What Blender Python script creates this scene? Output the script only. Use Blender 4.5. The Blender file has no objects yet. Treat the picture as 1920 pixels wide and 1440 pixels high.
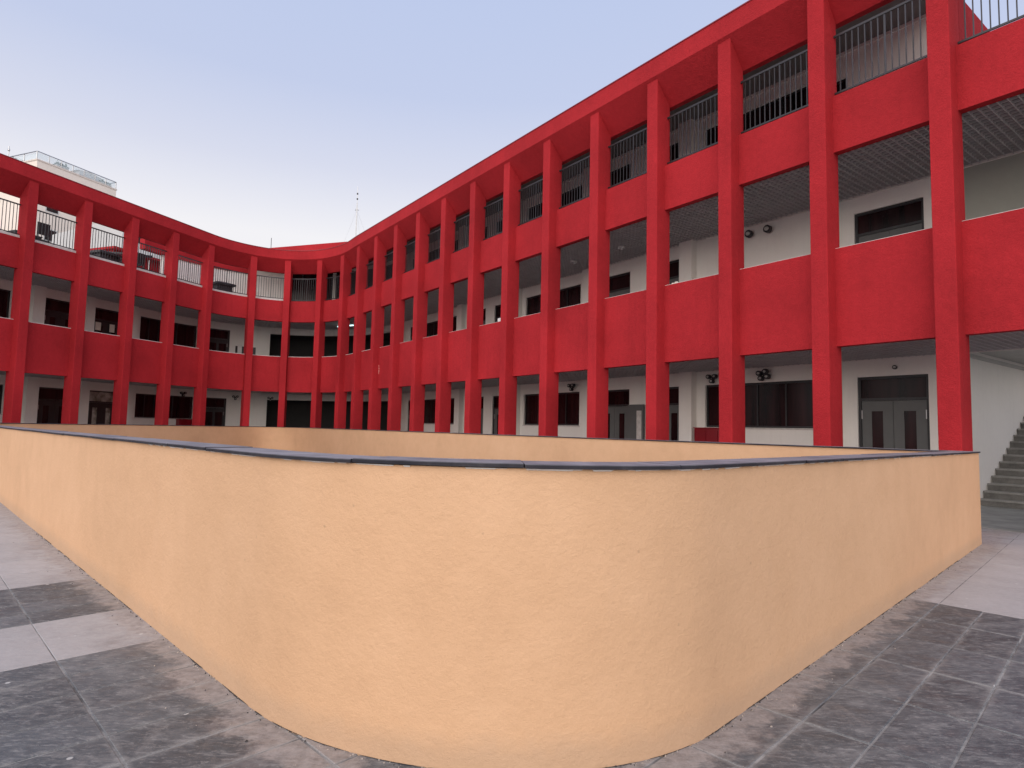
import bpy, math, random
from mathutils import Vector, Matrix
random.seed(11)
sc = bpy.context.scene
col = sc.collection
R = math.radians
HC = 1.55

# ------------------------------------------------------------------ camera
PITCH, ROLL = 0.0718, 0.0208
cam_d = bpy.data.cameras.new('camera'); cam = bpy.data.objects.new('camera', cam_d); col.objects.link(cam)
cp, sp, cr, sr = math.cos(PITCH), math.sin(PITCH), math.cos(ROLL), math.sin(ROLL)
fw = Vector((0, cp, sp)); up0 = Vector((0, -sp, cp)); rt0 = Vector((1, 0, 0))
rt = cr*rt0 + sr*up0; up = -sr*rt0 + cr*up0
m = Matrix((rt, up, -fw)).transposed().to_4x4(); m.translation = (0, 0, HC)
cam.matrix_world = m
FPX = 1153.1
cam_d.sensor_width = 36; cam_d.sensor_fit = 'HORIZONTAL'; cam_d.lens = 36*FPX/1920
cam_d.clip_end = 3000; cam_d.clip_start = 0.05
sc.camera = cam

# ------------------------------------------------------------------ sky and light (dusk, soft glow from behind left)
W = bpy.data.worlds.new('World'); sc.world = W; W.use_nodes = True
nt = W.node_tree; nt.nodes.clear()
SUN_EL, SUN_AZ = R(28), R(195)          # azimuth clockwise from +Y
sky = nt.nodes.new('ShaderNodeTexSky'); sky.sky_type = 'NISHITA'; sky.sun_disc = False
sky.sun_elevation = SUN_EL; sky.sun_rotation = SUN_AZ; sky.air_density = 1.0; sky.dust_density = 2.5; sky.ozone_density = 1.5
bg = nt.nodes.new('ShaderNodeBackground'); bg.inputs[1].default_value = 0.08
# thin evening veil: pale towards the horizon, clear overhead, same on every side
tc = nt.nodes.new('ShaderNodeTexCoord'); sx = nt.nodes.new('ShaderNodeSeparateXYZ')
nt.links.new(tc.outputs['Generated'], sx.inputs[0])
rmp = nt.nodes.new('ShaderNodeValToRGB'); nt.links.new(sx.outputs['Z'], rmp.inputs[0])
e = rmp.color_ramp.elements
e[0].position = 0.0; e[0].color = (.88, .84, .84, 1)
e[1].position = 1.0; e[1].color = (.36, .46, .74, 1)
for p_, c_ in ((.28, (.98, .955, .965, 1)), (.38, (.75, .77, .90, 1)), (.48, (.60, .665, .88, 1)), (.60, (.56, .645, .89, 1))):
    n_ = e.new(p_); n_.color = c_
bg2 = nt.nodes.new('ShaderNodeBackground'); bg2.inputs[1].default_value = 0.78
nt.links.new(rmp.outputs[0], bg2.inputs[0]); nt.links.new(sky.outputs[0], bg.inputs[0])
mixw = nt.nodes.new('ShaderNodeMixShader'); mixw.inputs[0].default_value = 0.85
nt.links.new(bg.outputs[0], mixw.inputs[1]); nt.links.new(bg2.outputs[0], mixw.inputs[2])
ow = nt.nodes.new('ShaderNodeOutputWorld'); nt.links.new(mixw.outputs[0], ow.inputs[0])
sun_d = bpy.data.lights.new('sun', 'SUN'); sun_d.energy = 2.6; sun_d.angle = R(112); sun_d.color = (1, .90, .80)
sun = bpy.data.objects.new('sun', sun_d); col.objects.link(sun)
sd = Vector((math.sin(SUN_AZ)*math.cos(SUN_EL), math.cos(SUN_AZ)*math.cos(SUN_EL), math.sin(SUN_EL)))
sun.rotation_euler = sd.to_track_quat('Z', 'Y').to_euler()
sun.location = (-20, -20, 30)
sc.view_settings.view_transform = 'Standard'; sc.view_settings.look = 'None'
sc.view_settings.exposure = 0.42; sc.view_settings.gamma = 1
sc.view_settings.use_curve_mapping = False

# ------------------------------------------------------------------ materials
class NT:
    def __init__(s, name):
        s.m = bpy.data.materials.new(name); s.m.use_nodes = True; s.t = s.m.node_tree
        s.b = s.t.nodes['Principled BSDF']; s.L = s.t.links
    def n(s, ty, **k):
        x = s.t.nodes.new(ty)
        for a, v in k.items():
            if a.startswith('i_'):
                key = a[2:]; key = int(key) if key.isdigit() else key
                x.inputs[key].default_value = v
            else: setattr(x, a, v)
        return x
    def coords(s, scale=(1, 1, 1), rot=(0, 0, 0)):
        g = s.n('ShaderNodeNewGeometry'); mp = s.n('ShaderNodeMapping'); mp.inputs['Scale'].default_value = scale
        mp.inputs['Rotation'].default_value = rot
        s.L.new(g.outputs['Position'], mp.inputs['Vector']); return mp.outputs[0]
    def noise(s, scale, vec=None, detail=4, rough=.55, dist=0):
        x = s.n('ShaderNodeTexNoise'); x.inputs['Scale'].default_value = scale; x.inputs['Detail'].default_value = detail
        x.inputs['Roughness'].default_value = rough; x.inputs['Distortion'].default_value = dist
        s.L.new(vec if vec is not None else s.coords(), x.inputs['Vector']); return x.outputs['Fac']
    def ramp(s, fac, stops):
        x = s.n('ShaderNodeValToRGB'); s.L.new(fac, x.inputs[0]); e = x.color_ramp.elements
        while len(e) < len(stops): e.new(.5)
        for i, (p, c) in enumerate(stops):
            e[i].position = p; e[i].color = (c if len(c) == 4 else (*c, 1)) if hasattr(c, '__len__') else (c, c, c, 1)
        return x.outputs[0]
    def mix(s, fac, a, b, mode='MIX'):
        x = s.n('ShaderNodeMix', data_type='RGBA', blend_type=mode)
        for k, v in ((0, fac), (6, a), (7, b)):
            if isinstance(v, bpy.types.NodeSocket): s.L.new(v, x.inputs[k])
            elif k == 0: x.inputs[0].default_value = v
            else: x.inputs[k].default_value = (*v, 1)
        return x.outputs[2]
    def math(s, op, a, b=0., clamp=False):
        x = s.n('ShaderNodeMath', operation=op, use_clamp=clamp)
        for k, v in ((0, a), (1, b)):
            if isinstance(v, bpy.types.NodeSocket): s.L.new(v, x.inputs[k])
            else: x.inputs[k].default_value = v
        return x.outputs[0]
    def base(s, c):
        if isinstance(c, bpy.types.NodeSocket): s.L.new(c, s.b.inputs['Base Color'])
        else: s.b.inputs['Base Color'].default_value = (*c, 1)
    def rough(s, v, spec=None):
        if isinstance(v, bpy.types.NodeSocket): s.L.new(v, s.b.inputs['Roughness'])
        else: s.b.inputs['Roughness'].default_value = v
        if spec is not None: s.b.inputs['Specular IOR Level'].default_value = spec
    def bump(s, h, strength=.3, dist=.01):
        x = s.n('ShaderNodeBump'); x.inputs['Strength'].default_value = strength; x.inputs['Distance'].default_value = dist
        s.L.new(h, x.inputs['Height']); s.L.new(x.outputs[0], s.b.inputs['Normal'])

def stucco(name, c, var=.12, bscale=45, bstr=.35, bdist=.01, rough=.85, big=.35, spec=.2, stain=0., mid=6):
    q = NT(name)
    a = q.noise(big, detail=5); b = q.noise(mid, detail=8, rough=.8); d = q.noise(60, detail=3)
    lo = tuple(x*(1-var) for x in c); hi = tuple(min(1, x*(1+var)) for x in c)
    k = q.math('ADD', q.math('MULTIPLY', a, .5), q.math('ADD', q.math('MULTIPLY', b, .3), q.math('MULTIPLY', d, .2)))
    cc = q.ramp(k, [(.36, lo), (.64, hi)])
    if stain:
        v = q.noise(1.3, q.coords((5, 5, .35)), detail=6, rough=.7)
        cc = q.mix(q.math('MULTIPLY', q.ramp(v, [(.52, 0.), (.72, 1.)]), stain), cc, tuple(x*.55 for x in c))
    q.base(cc); q.rough(rough, spec)
    h = q.math('ADD', q.noise(bscale, detail=5, rough=.65), q.math('MULTIPLY', q.noise(bscale/5, detail=3), .8))
    q.bump(h, bstr, bdist); return q.m

def plain(name, c, rough=.6, metal=0., spec=.5, var=.08, scale=3.):
    q = NT(name); a = q.noise(scale, detail=4)
    q.base(q.ramp(a, [(.3, tuple(x*(1-var) for x in c)), (.7, tuple(min(1, x*(1+var)) for x in c))]))
    q.rough(rough, spec); q.b.inputs['Metallic'].default_value = metal; return q.m

M = {}
M['red'] = stucco('red_render', (.385, .0215, .028), var=.24, bscale=30, bstr=.7, bdist=.02, big=.5, stain=.16, spec=.14, mid=9)
M['white'] = stucco('white_plaster', (.82, .79, .75), var=.05, bscale=60, bstr=.15, bdist=.004, rough=.8, stain=.08)
M['greenwall'] = stucco('grey_green_plaster', (.36, .37, .33), var=.07, bscale=60, bstr=.15, bdist=.004)
M['pale'] = stucco('pale_render', (.62, .55, .50), var=.06, bscale=8, bstr=.1)
M['cream'] = stucco('cream_render', (.74, .66, .59), var=.05, bscale=8, bstr=.1, stain=.12)
M['grey_render'] = stucco('grey_render', (.50, .50, .50), var=.08, bscale=8, bstr=.1)
M['metal'] = plain('dark_grey_metal', (.055, .055, .06), rough=.45, metal=.6)
M['rail'] = plain('railing_metal', (.045, .043, .048), rough=.42, metal=.5)
M['frame'] = plain('window_frame_metal', (.035, .035, .038), rough=.4, metal=.4)
M['leaf'] = plain('door_leaf_paint', (.105, .11, .11), rough=.5)
M['sill'] = plain('light_stone_sill', (.55, .52, .50), rough=.6, var=.15, scale=9)
M['white_paint'] = plain('white_paint', (.75, .74, .72), rough=.5)
M['paper'] = plain('paper', (.72, .68, .60), rough=.8)
M['steel'] = plain('brushed_steel', (.5, .5, .5), rough=.3, metal=1.)
M['dark_red'] = plain('dark_red_paint', (.22, .004, .012), rough=.35)
M['ceiling'] = plain('ceiling_grid_metal', (.52, .50, .50), rough=.6, var=.1)
M['ceil_back'] = plain('ceiling_void', (.16, .15, .15), rough=.9)
M['slab'] = plain('concrete_slab', (.50, .49, .47), rough=.9)
M['passage'] = plain('passage_shade_and_grit', (.035, .033, .033), rough=.8)  # lining colour carries the passage's shade; also used for grit
M['tread'] = stucco('pale_granite_tread', (.30, .295, .28), var=.25, bscale=70, bstr=.1, bdist=.003, big=3, rough=.55)  # treads paler than the step risers below them
M['peach_chip'] = plain('render_chip', (.38, .33, .29), rough=.9, var=.3, scale=30)
M['black'] = plain('black_plastic', (.02, .02, .022), rough=.5)
M['green'] = plain('plant_leaf', (.06, .09, .05), rough=.7, var=.4, scale=12)
q = NT('dark_glass'); q.base(q.ramp(q.noise(1.1, q.coords((3, 3, .3)), detail=3), [(.35, (.004, .002, .003)), (.7, (.035, .010, .012))])); q.rough(.22, .22); M['glass'] = q.m
q = NT('painted_reflection_glass'); q.base(q.ramp(q.noise(2.5, detail=3), [(.35, (.10, .10, .08)), (.6, (.42, .42, .38))])); q.rough(.15, .5); M['painted_reflection_glass'] = q.m  # bright reflections painted into the pane colour as pale blotches
q = NT('clear_railing_glass'); q.base((.62, .72, .76)); q.rough(.05); q.b.inputs['Alpha'].default_value = .28; M['rail_glass'] = q.m
q = NT('lamp_glow'); q.base((.8, .95, .95)); q.b.inputs['Emission Color'].default_value = (.62, .95, .97, 1); q.b.inputs['Emission Strength'].default_value = 1.6; M['glow'] = q.m

# warm cream wall of the courtyard enclosure: hand-trowelled render with dirt splash at the foot
q = NT('peach_trowelled_render')
a = q.noise(.55, detail=5, rough=.6); b = q.noise(3.5, detail=6, rough=.7); d = q.noise(90, detail=3)
k = q.math('ADD', q.math('MULTIPLY', a, .55), q.math('ADD', q.math('MULTIPLY', b, .3), q.math('MULTIPLY', d, .15)))
cc = q.ramp(k, [(.33, (.575, .350, .205)), (.5, (.65, .402, .237)), (.68, (.705, .445, .27))])
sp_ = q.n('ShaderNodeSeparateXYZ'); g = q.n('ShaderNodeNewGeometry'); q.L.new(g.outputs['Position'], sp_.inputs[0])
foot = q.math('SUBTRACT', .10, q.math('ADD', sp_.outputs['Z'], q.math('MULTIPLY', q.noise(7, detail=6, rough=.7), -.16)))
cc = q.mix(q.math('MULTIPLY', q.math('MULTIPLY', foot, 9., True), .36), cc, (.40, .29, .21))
pits = q.n('ShaderNodeTexVoronoi', feature='F1'); pits.inputs['Scale'].default_value = 5.5; pits.inputs['Randomness'].default_value = 1
q.L.new(q.coords(), pits.inputs['Vector'])
pm = q.ramp(pits.outputs['Distance'], [(.025, 1.), (.05, 0.)])
cc = q.mix(q.math('MULTIPLY', pm, .30), cc, (.30, .2, .13))
streak = q.noise(1.1, q.coords((7, 7, .5)), detail=6, rough=.7)
cc = q.mix(q.math('MULTIPLY', q.ramp(streak, [(.55, 0.), (.75, 1.)]), .07), cc, (.48, .33, .24))
q.base(cc); q.rough(.8, .25)
trow = q.math('ADD', q.noise(24, q.coords((1, 1, 1.15)), detail=7, rough=.72), q.math('MULTIPLY', q.noise(5, detail=3), 1.2)); fine = q.noise(110, detail=4, rough=.7)
h = q.math('ADD', q.math('MULTIPLY', trow, 1.0), q.math('MULTIPLY', fine, .22))
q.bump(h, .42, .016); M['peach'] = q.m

# coping: dark slate with the sky's reflection painted pale on upward faces
q = NT('coping_slate'); oi = q.n('ShaderNodeObjectInfo')
a = q.noise(5, detail=6, rough=.7); bb = q.noise(40, detail=3)
cc = q.ramp(a, [(.35, (.022, .022, .030)), (.55, (.045, .043, .055)), (.75, (.14, .13, .14))])
cc = q.mix(.6, cc, q.ramp(oi.outputs['Random'], [(0, (.008, .008, .012)), (1, (.025, .024, .03))]))
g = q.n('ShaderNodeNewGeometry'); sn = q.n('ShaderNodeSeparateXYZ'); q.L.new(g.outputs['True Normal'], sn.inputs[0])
sky_sheen = q.math('MULTIPLY', q.ramp(sn.outputs['Z'], [(.6, 0.), (.95, 1.)]), q.ramp(a, [(.30, .45), (.62, .95)]))
cc = q.mix(sky_sheen, cc, q.ramp(oi.outputs['Random'], [(0, (.26, .255, .275)), (1, (.30, .29, .315))]))
q.base(cc); q.rough(q.ramp(bb, [(.3, .45), (.7, .65)]), .18); q.bump(bb, .15, .003); M['coping'] = q.m

# paving
U45 = R(-45)
def paving_mat(name, dark):
    q = NT(name); oi = q.n('ShaderNodeObjectInfo'); P = q.coords(); rot = q.coords((1, 1, 1), (0, 0, U45))
    if dark: c0, c1, c2 = (.036, .042, .051), (.074, .083, .094), (.13, .14, .148)
    else: c0, c1, c2 = (.27, .262, .268), (.36, .35, .357), (.43, .42, .43)
    a = q.math('ADD', q.math('MULTIPLY', q.noise(1.6, P, detail=6, rough=.7), .45), q.math('MULTIPLY', q.noise(13, q.coords((1, 1.7, 1), (0, 0, R(20))), detail=9, rough=.8, dist=.6), .55))
    cc = q.ramp(a, [(.32, c0), (.5, c1), (.7, c2)])
    tone = q.ramp(oi.outputs['Random'], [(0, .78), (.5, 1.0), (1, 1.25)] if dark else [(0, .94), (.5, 1.0), (1, 1.05)])
    cc = q.mix(1, cc, tone, 'MULTIPLY')
    # dusty smears dragged along one direction
    sm = q.noise(3.2, q.coords((1.0, 2.4, 1), (0, 0, R(18))), detail=10, rough=.78, dist=.25)
    sm2 = q.noise(2.1, q.coords((2.2, 1.0, 1), (0, 0, R(30))), detail=9, rough=.78, dist=.3)
    dust = (.27, .255, .25) if dark else (.40, .36, .36)
    cc = q.mix(q.math('MULTIPLY', q.ramp(sm, [(.49, 0.), (.66, 1.)]), .52 if dark else .35), cc, dust)
    cc = q.mix(q.math('MULTIPLY', q.ramp(sm2, [(.53, 0.), (.66, 1.)]), .42 if dark else .25), cc, tuple(x*.85 for x in dust))
    # reddish mud near the wall, pale render droppings along the wall foot
    s3 = q.n('ShaderNodeSeparateXYZ'); q.L.new(P, s3.inputs[0])
    u = q.math('MULTIPLY', q.math('ADD', s3.outputs[0], s3.outputs[1]), .7071)
    v = q.math('MULTIPLY', q.math('SUBTRACT', s3.outputs[1], s3.outputs[0]), .7071)
    dmin = q.math('MAXIMUM', q.math('SUBTRACT', u, 1.47), q.math('SUBTRACT', v, 1.57))
    nearw = q.math('MINIMUM', q.math('ABSOLUTE', q.math('SUBTRACT', u, 1.47)), q.math('ABSOLUTE', q.math('SUBTRACT', v, 1.57)))
    edge = q.math('SUBTRACT', nearw, q.math('MULTIPLY', q.noise(4.5, P, detail=8, rough=.72), .62))
    pale = q.ramp(q.math('ADD', edge, .5), [(.30, 1.), (.385, 0.)])
    mud = q.ramp(q.math('ADD', edge, .5), [(.38, 1.), (.62, 0.)])
    mudn = q.ramp(q.noise(2.2, P, detail=6, rough=.7), [(.48, 0.), (.62, 1.)])
    cc = q.mix(q.math('MULTIPLY', q.math('MULTIPLY', mud, mudn), .38), cc, (.14, .105, .098))
    cc = q.mix(q.math('MULTIPLY', pale, .72), cc, q.ramp(q.noise(14, P, detail=6, rough=.75), [(.35, (.22, .195, .185)), (.62, (.40, .36, .345))]))
    if dark:      # grout and dust smeared beside the joints, in patches
        def line(c, off, per):
            w = q.math('DIVIDE', q.math('SUBTRACT', c, off), per); fr_ = q.math('FRACT', q.math('ADD', w, 40.))
            return q.math('MULTIPLY', q.math('MINIMUM', fr_, q.math('SUBTRACT', 1., fr_)), per)
        jn = q.math('MINIMUM', line(v, .64, .33), line(u, .836, .685))
        wob = q.math('MULTIPLY', q.noise(5.5, P, detail=8, rough=.75), .13)
        jm = q.ramp(q.math('ADD', q.math('SUBTRACT', jn, wob), .5), [(.425, 1.), (.47, 0.)])
        pat = q.ramp(q.noise(1.1, P, detail=5, rough=.6), [(.42, 0.), (.58, 1.)])
        cc = q.mix(q.math('MULTIPLY', q.math('MULTIPLY', jm, pat), .75), cc, (.27, .265, .26))
    # spots of paint and bird lime
    vo = q.n('ShaderNodeTexVoronoi', feature='F1'); vo.inputs['Scale'].default_value = 4.2; q.L.new(q.coords((1, 1, .01)), vo.inputs['Vector'])
    sp1 = q.ramp(vo.outputs['Distance'], [(.045, 1.), (.065, 0.)])
    sel = q.n('ShaderNodeSeparateColor'); q.L.new(vo.outputs['Color'], sel.inputs[0])
    sp1 = q.math('MULTIPLY', sp1, q.ramp(sel.outputs[0], [(.62, 0.), (.64, 1.)]))
    cc = q.mix(q.math('MULTIPLY', sp1, .8), cc, (.55, .55, .54))
    # hairline scratches
    sc1 = q.noise(26, q.coords((.5, 1.6, 1), (0, 0, R(25))), detail=8, rough=.8, dist=.8)
    cc = q.mix(q.math('MULTIPLY', q.ramp(sc1, [(.52, 0.), (.60, 1.)]), .46 if dark else .16), cc, (.30, .295, .295) if dark else (.50, .48, .47))
    cc = q.mix(q.math('MULTIPLY', q.ramp(sc1, [(.36, 1.), (.45, 0.)]), .35 if dark else .12), cc, (.028, .032, .038) if dark else (.24, .22, .215))
    q.base(cc); q.rough(q.ramp(sm, [(.4, .42 if dark else .7), (.7, .85)]), .45 if dark else .3)
    q.bump(q.math('ADD', q.noise(70, P, detail=4), q.math('MULTIPLY', a, .7)), .25, .005)
    return q.m
M['tile_dark'] = paving_mat('dark_slate_tile', True)
M['tile_light'] = paving_mat('light_granite_slab', False)
q = NT('dusty_joint'); q.base(q.ramp(q.noise(2.3, detail=6, rough=.7), [(.36, (.09, .09, .094)), (.66, (.36, .355, .35))])); q.rough(.95, .1); M['joint'] = q.m
M['ground'] = stucco('ground_concrete', (.34, .33, .32), var=.15, bscale=20, bstr=.2)
M['corridor'] = plain('corridor_stone_floor', (.24, .245, .235), rough=.5, var=.3, scale=2.5)
M['step'] = stucco('grey_granite_step', (.20, .195, .185), var=.3, bscale=70, bstr=.15, bdist=.003, big=3, rough=.6)

# ------------------------------------------------------------------ mesh helpers
class MB:
    def __init__(s): s.v = []; s.f = []
    def add(s, vs, fs):
        o = len(s.v); s.v += [tuple(x) for x in vs]; s.f += [tuple(i+o for i in f) for f in fs]
    def hexa(s, p):        # 8 points: bottom 4 ccw, top 4
        s.add(p, [(3, 2, 1, 0), (4, 5, 6, 7), (0, 1, 5, 4), (1, 2, 6, 5), (2, 3, 7, 6), (3, 0, 4, 7)])
    def box(s, x0, x1, y0, y1, z0, z1):
        s.hexa([(x0, y0, z0), (x1, y0, z0), (x1, y1, z0), (x0, y1, z0), (x0, y0, z1), (x1, y0, z1), (x1, y1, z1), (x0, y1, z1)])
    def bar(s, a, b, r, n=6):
        a = Vector(a); b = Vector(b); d = (b-a).normalized(); q = d.to_track_quat('Z', 'Y')
        vs = []
        for c in (a, b):
            for i in range(n):
                t = 2*math.pi*i/n; vs.append(c + q @ Vector((r*math.cos(t), r*math.sin(t), 0)))
        s.add(vs, [(i, (i+1) % n, n+(i+1) % n, n+i) for i in range(n)] + [tuple(range(n-1, -1, -1)), tuple(range(n, 2*n))])
    def ball(s, c, r, n=8, k=5, sz=1.):
        c = Vector(c); vs = [c+Vector((0, 0, r*sz))]
        for j in range(1, k):
            ph = math.pi*j/k
            for i in range(n): vs.append(c+Vector((r*math.sin(ph)*math.cos(2*math.pi*i/n), r*math.sin(ph)*math.sin(2*math.pi*i/n), r*sz*math.cos(ph))))
        vs.append(c-Vector((0, 0, r*sz))); fs = []
        for i in range(n): fs.append((0, 1+i, 1+(i+1) % n))
        for j in range(k-2):
            for i in range(n): fs.append((1+j*n+i, 1+(j+1)*n+i, 1+(j+1)*n+(i+1) % n, 1+j*n+(i+1) % n))
        for i in range(n): fs.append((len(vs)-1, 1+(k-2)*n+(i+1) % n, 1+(k-2)*n+i))
        s.add(vs, fs)
    def mesh(s, name, mat):
        me = bpy.data.meshes.new(name); me.from_pydata(s.v, [], s.f); me.materials.append(mat)
        import bmesh
        bm = bmesh.new(); bm.from_mesh(me); bmesh.ops.recalc_face_normals(bm, faces=bm.faces); bm.to_mesh(me); bm.free()
        return me
    def build(s, name, mat, parent=None, bevel=0.):
        me = s.mesh(name, mat); o = bpy.data.objects.new(name, me); col.objects.link(o)
        if parent: o.parent = parent; o.matrix_parent_inverse = Matrix.Translation(-Vector(WL.get(parent.name, (0, 0, 0))))
        if bevel:
            b = o.modifiers.new('bevel', 'BEVEL'); b.width = bevel; b.segments = 2; b.limit_method = 'ANGLE'
        return o
WL = {}
def thing(name, loc, label, cat, group=None):
    o = bpy.data.objects.new(name, None); o.empty_display_size = .3; o.location = loc; col.objects.link(o)
    WL[o.name] = tuple(loc); o['label'] = label; o['category'] = cat
    if group: o['group'] = group
    return o
def tag(o, label=None, cat=None, group=None, kind=None):
    for k, v in (('label', label), ('category', cat), ('group', group), ('kind', kind)):
        if v: o[k] = v
    return o
def copy_part(src, parent, mat4=None):
    o = src.copy(); col.objects.link(o); o.parent = parent
    o.matrix_parent_inverse = Matrix.Translation(-Vector(WL.get(parent.name, (0, 0, 0)))) if parent else Matrix()
    if mat4 is not None: o.matrix_basis = mat4
    return o

# ------------------------------------------------------------------ facade path
ST = 2.1378
t1 = Vector((-0.59757, 0.80181)); n1 = Vector((0.80181, 0.59757)); C1 = Vector((7.6573, 10.3184))
t2 = Vector((0.34280, 0.93941)); n2 = Vector((-0.93941, 0.34280)); C22 = Vector((-18.8748, 23.0242))
S1, S2 = 2.1319, 2.1436
CW, CD = .34, .31
tipC = {14: Vector((-8.913, 32.58)), 15: Vector((-10.536, 33.784)), 16: Vector((-12.509, 34.107)), 17: Vector((-14.272, 33.384))}
node = {}; tan = {}
for k in range(-2, 14): node[k] = C1+(k-1)*S1*t1+.17*t1; tan[k] = t1.copy()
for k in range(18, 28): node[k] = C22+(22-k)*S2*t2+.17*t2; tan[k] = -t2
tt = {14: Vector((-.72, .69)), 15: Vector((-.93, .36)), 16: Vector((-.99, -.14)), 17: Vector((-.78, -.62))}
for k in tt:
    tt[k].normalize(); tan[k] = tt[k]; node[k] = tipC[k]+.17*tt[k]
KS = sorted(node)
def P2(k):
    """point and tangent of the facade line at fractional column index"""
    k = max(KS[0], min(KS[-1]-1e-6, k)); i = math.floor(k); f = k-i
    a, b = node[i], node[i+1]; L = (b-a).length; ta, tb = tan[i]*L, tan[i+1]*L
    h = (2*f**3-3*f*f+1); h1 = f**3-2*f*f+f; h2 = -2*f**3+3*f*f; h3 = f**3-f*f
    p = a*h+ta*h1+b*h2+tb*h3
    d = a*(6*f*f-6*f)+ta*(3*f*f-4*f+1)+b*(-6*f*f+6*f)+tb*(3*f*f-2*f)
    return p, d.normalized()
def W3(k, n, z):
    p, t = P2(k); return Vector((p.x+t.y*n, p.y-t.x*n, z))
def kR(s): return 1+(s-.17)/S1               # s on right wing -> index
def kL(s):                                    # s on left wing -> index (straight line carried on past the bend)
    if s < 8: return 22-(s-.17)/S2
    q_ = C22+s*t2+2.9*n2; best = min((((W3(k_/100, 2.9, 0).x-q_.x)**2+(W3(k_/100, 2.9, 0).y-q_.y)**2), k_/100) for k_ in range(1500, 1900, 2))
    return best[1]
def krange(k0, k1):
    if k1 <= 13.01 or k0 >= 17.99: return [k0, k1]
    ks = [k0]; x = k0
    pts = sorted(set([k0, k1]+[i/8 for i in range(int(13*8), int(18*8)+1) if k0 < i/8 < k1]))
    return pts
def sweep(mb, k0, k1, prof):
    """sweep closed profile [(n,z)...] along the facade"""
    ks = krange(k0, k1); m = len(prof); vs = []; fs = []
    for k in ks:
        for (n, z) in prof: vs.append(W3(k, n, z))
    for i in range(len(ks)-1):
        for j in range(m): fs.append((i*m+j, i*m+(j+1) % m, (i+1)*m+(j+1) % m, (i+1)*m+j))
    fs.append(tuple(range(m-1, -1, -1))); fs.append(tuple((len(ks)-1)*m+j for j in range(m)))
    mb.add(vs, fs)
def rect(mb, k0, k1, n0, n1_, z0, z1): sweep(mb, k0, k1, [(n0, z0), (n1_, z0), (n1_, z1), (n0, z1)])

H = HC
P1B, P1T, P2B, P2T = 1.7404+H, 3.70+H, 5.6723+H, 6.8512+H
EAVE = 9.12+H; ROOF = 9.62+H; SOF = 8.47+H
bld = thing('school_building', (C1.x, C1.y, 0), 'three storey red rendered school building with deep columns curving round the courtyard', 'building')
# columns
KC = [k for k in KS if -1 <= k <= 26]
for k in KC:
    mb = MB(); p, t = P2(k) if k < KS[-1] else (node[k], tan[k]); nn = Vector((t.y, -t.x))
    c = []
    for (a, b) in ((-CW/2, -CD), (CW/2, -CD), (CW/2, .20), (-CW/2, .20)): c.append(p+t*a+nn*b)
    mb.hexa([(*q_, -.05) for q_ in c]+[(*q_, EAVE-.02 if i < 2 else SOF+.25) for i, q_ in enumerate(c)])
    mb.build('column', M['red'], bld, bevel=.012)
# parapets and sills
hk = lambda k: (CW/2-.006)/((node[k+1]-node[k]).length)
for k in range(-1, 26):
    d = hk(k); k0, k1 = k+d, k+1-d
    for (za, zb) in ((P1B, P1T), (P2B, P2T)):
        mb = MB(); rect(mb, k0, k1, 0, .18, za, zb); mb.build('parapet_panel', M['red'], bld)
    mb = MB(); rect(mb, k0, k1, .012, .17, P1T, P1T+(.026 if k >= 12 else .012)); mb.build('sill', M['sill'], bld)
    if k >= 16: mb = MB(); rect(mb, k0, k1, .03, .17, P2T, P2T+.10); mb.build('sill', M['sill'], bld)
# canopy
mb = MB(); sweep(mb, -1.4, 26.4, [(-.37, EAVE+.02), (.20, SOF), (.36, SOF), (.36, ROOF), (-.37, ROOF)]); mb.build('canopy', M['red'], bld)
mb = MB(); sweep(mb, -1.4, 26.4, [(-.385, ROOF+.002), (.40, ROOF+.002), (.40, ROOF+.03), (-.385, ROOF+.03)]); mb.build('roof_capping', M['dark_red'], bld)
# straight upper roof wall that shows above the tip
def pl(name, a, b, z0, z1, th, mat, parent):
    a = Vector(a); b = Vector(b); d = (b-a).normalized(); n = Vector((-d.y, d.x))*th
    mb = MB(); mb.hexa([(*a, z0), (*b, z0), (*(b+n), z0), (*(a+n), z0), (*a, z1), (*b, z1), (*(b+n), z1), (*(a+n), z1)])
    return mb.build(name, mat, parent)
a = Vector((-15.41, 36.2)); b = Vector((-9.74, 34.4)); d = (b-a)
pl('roof_wall', a-d*.35, b+d*.45, ROOF-.35, 10.4+H, .25, M['red'], bld)

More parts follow.
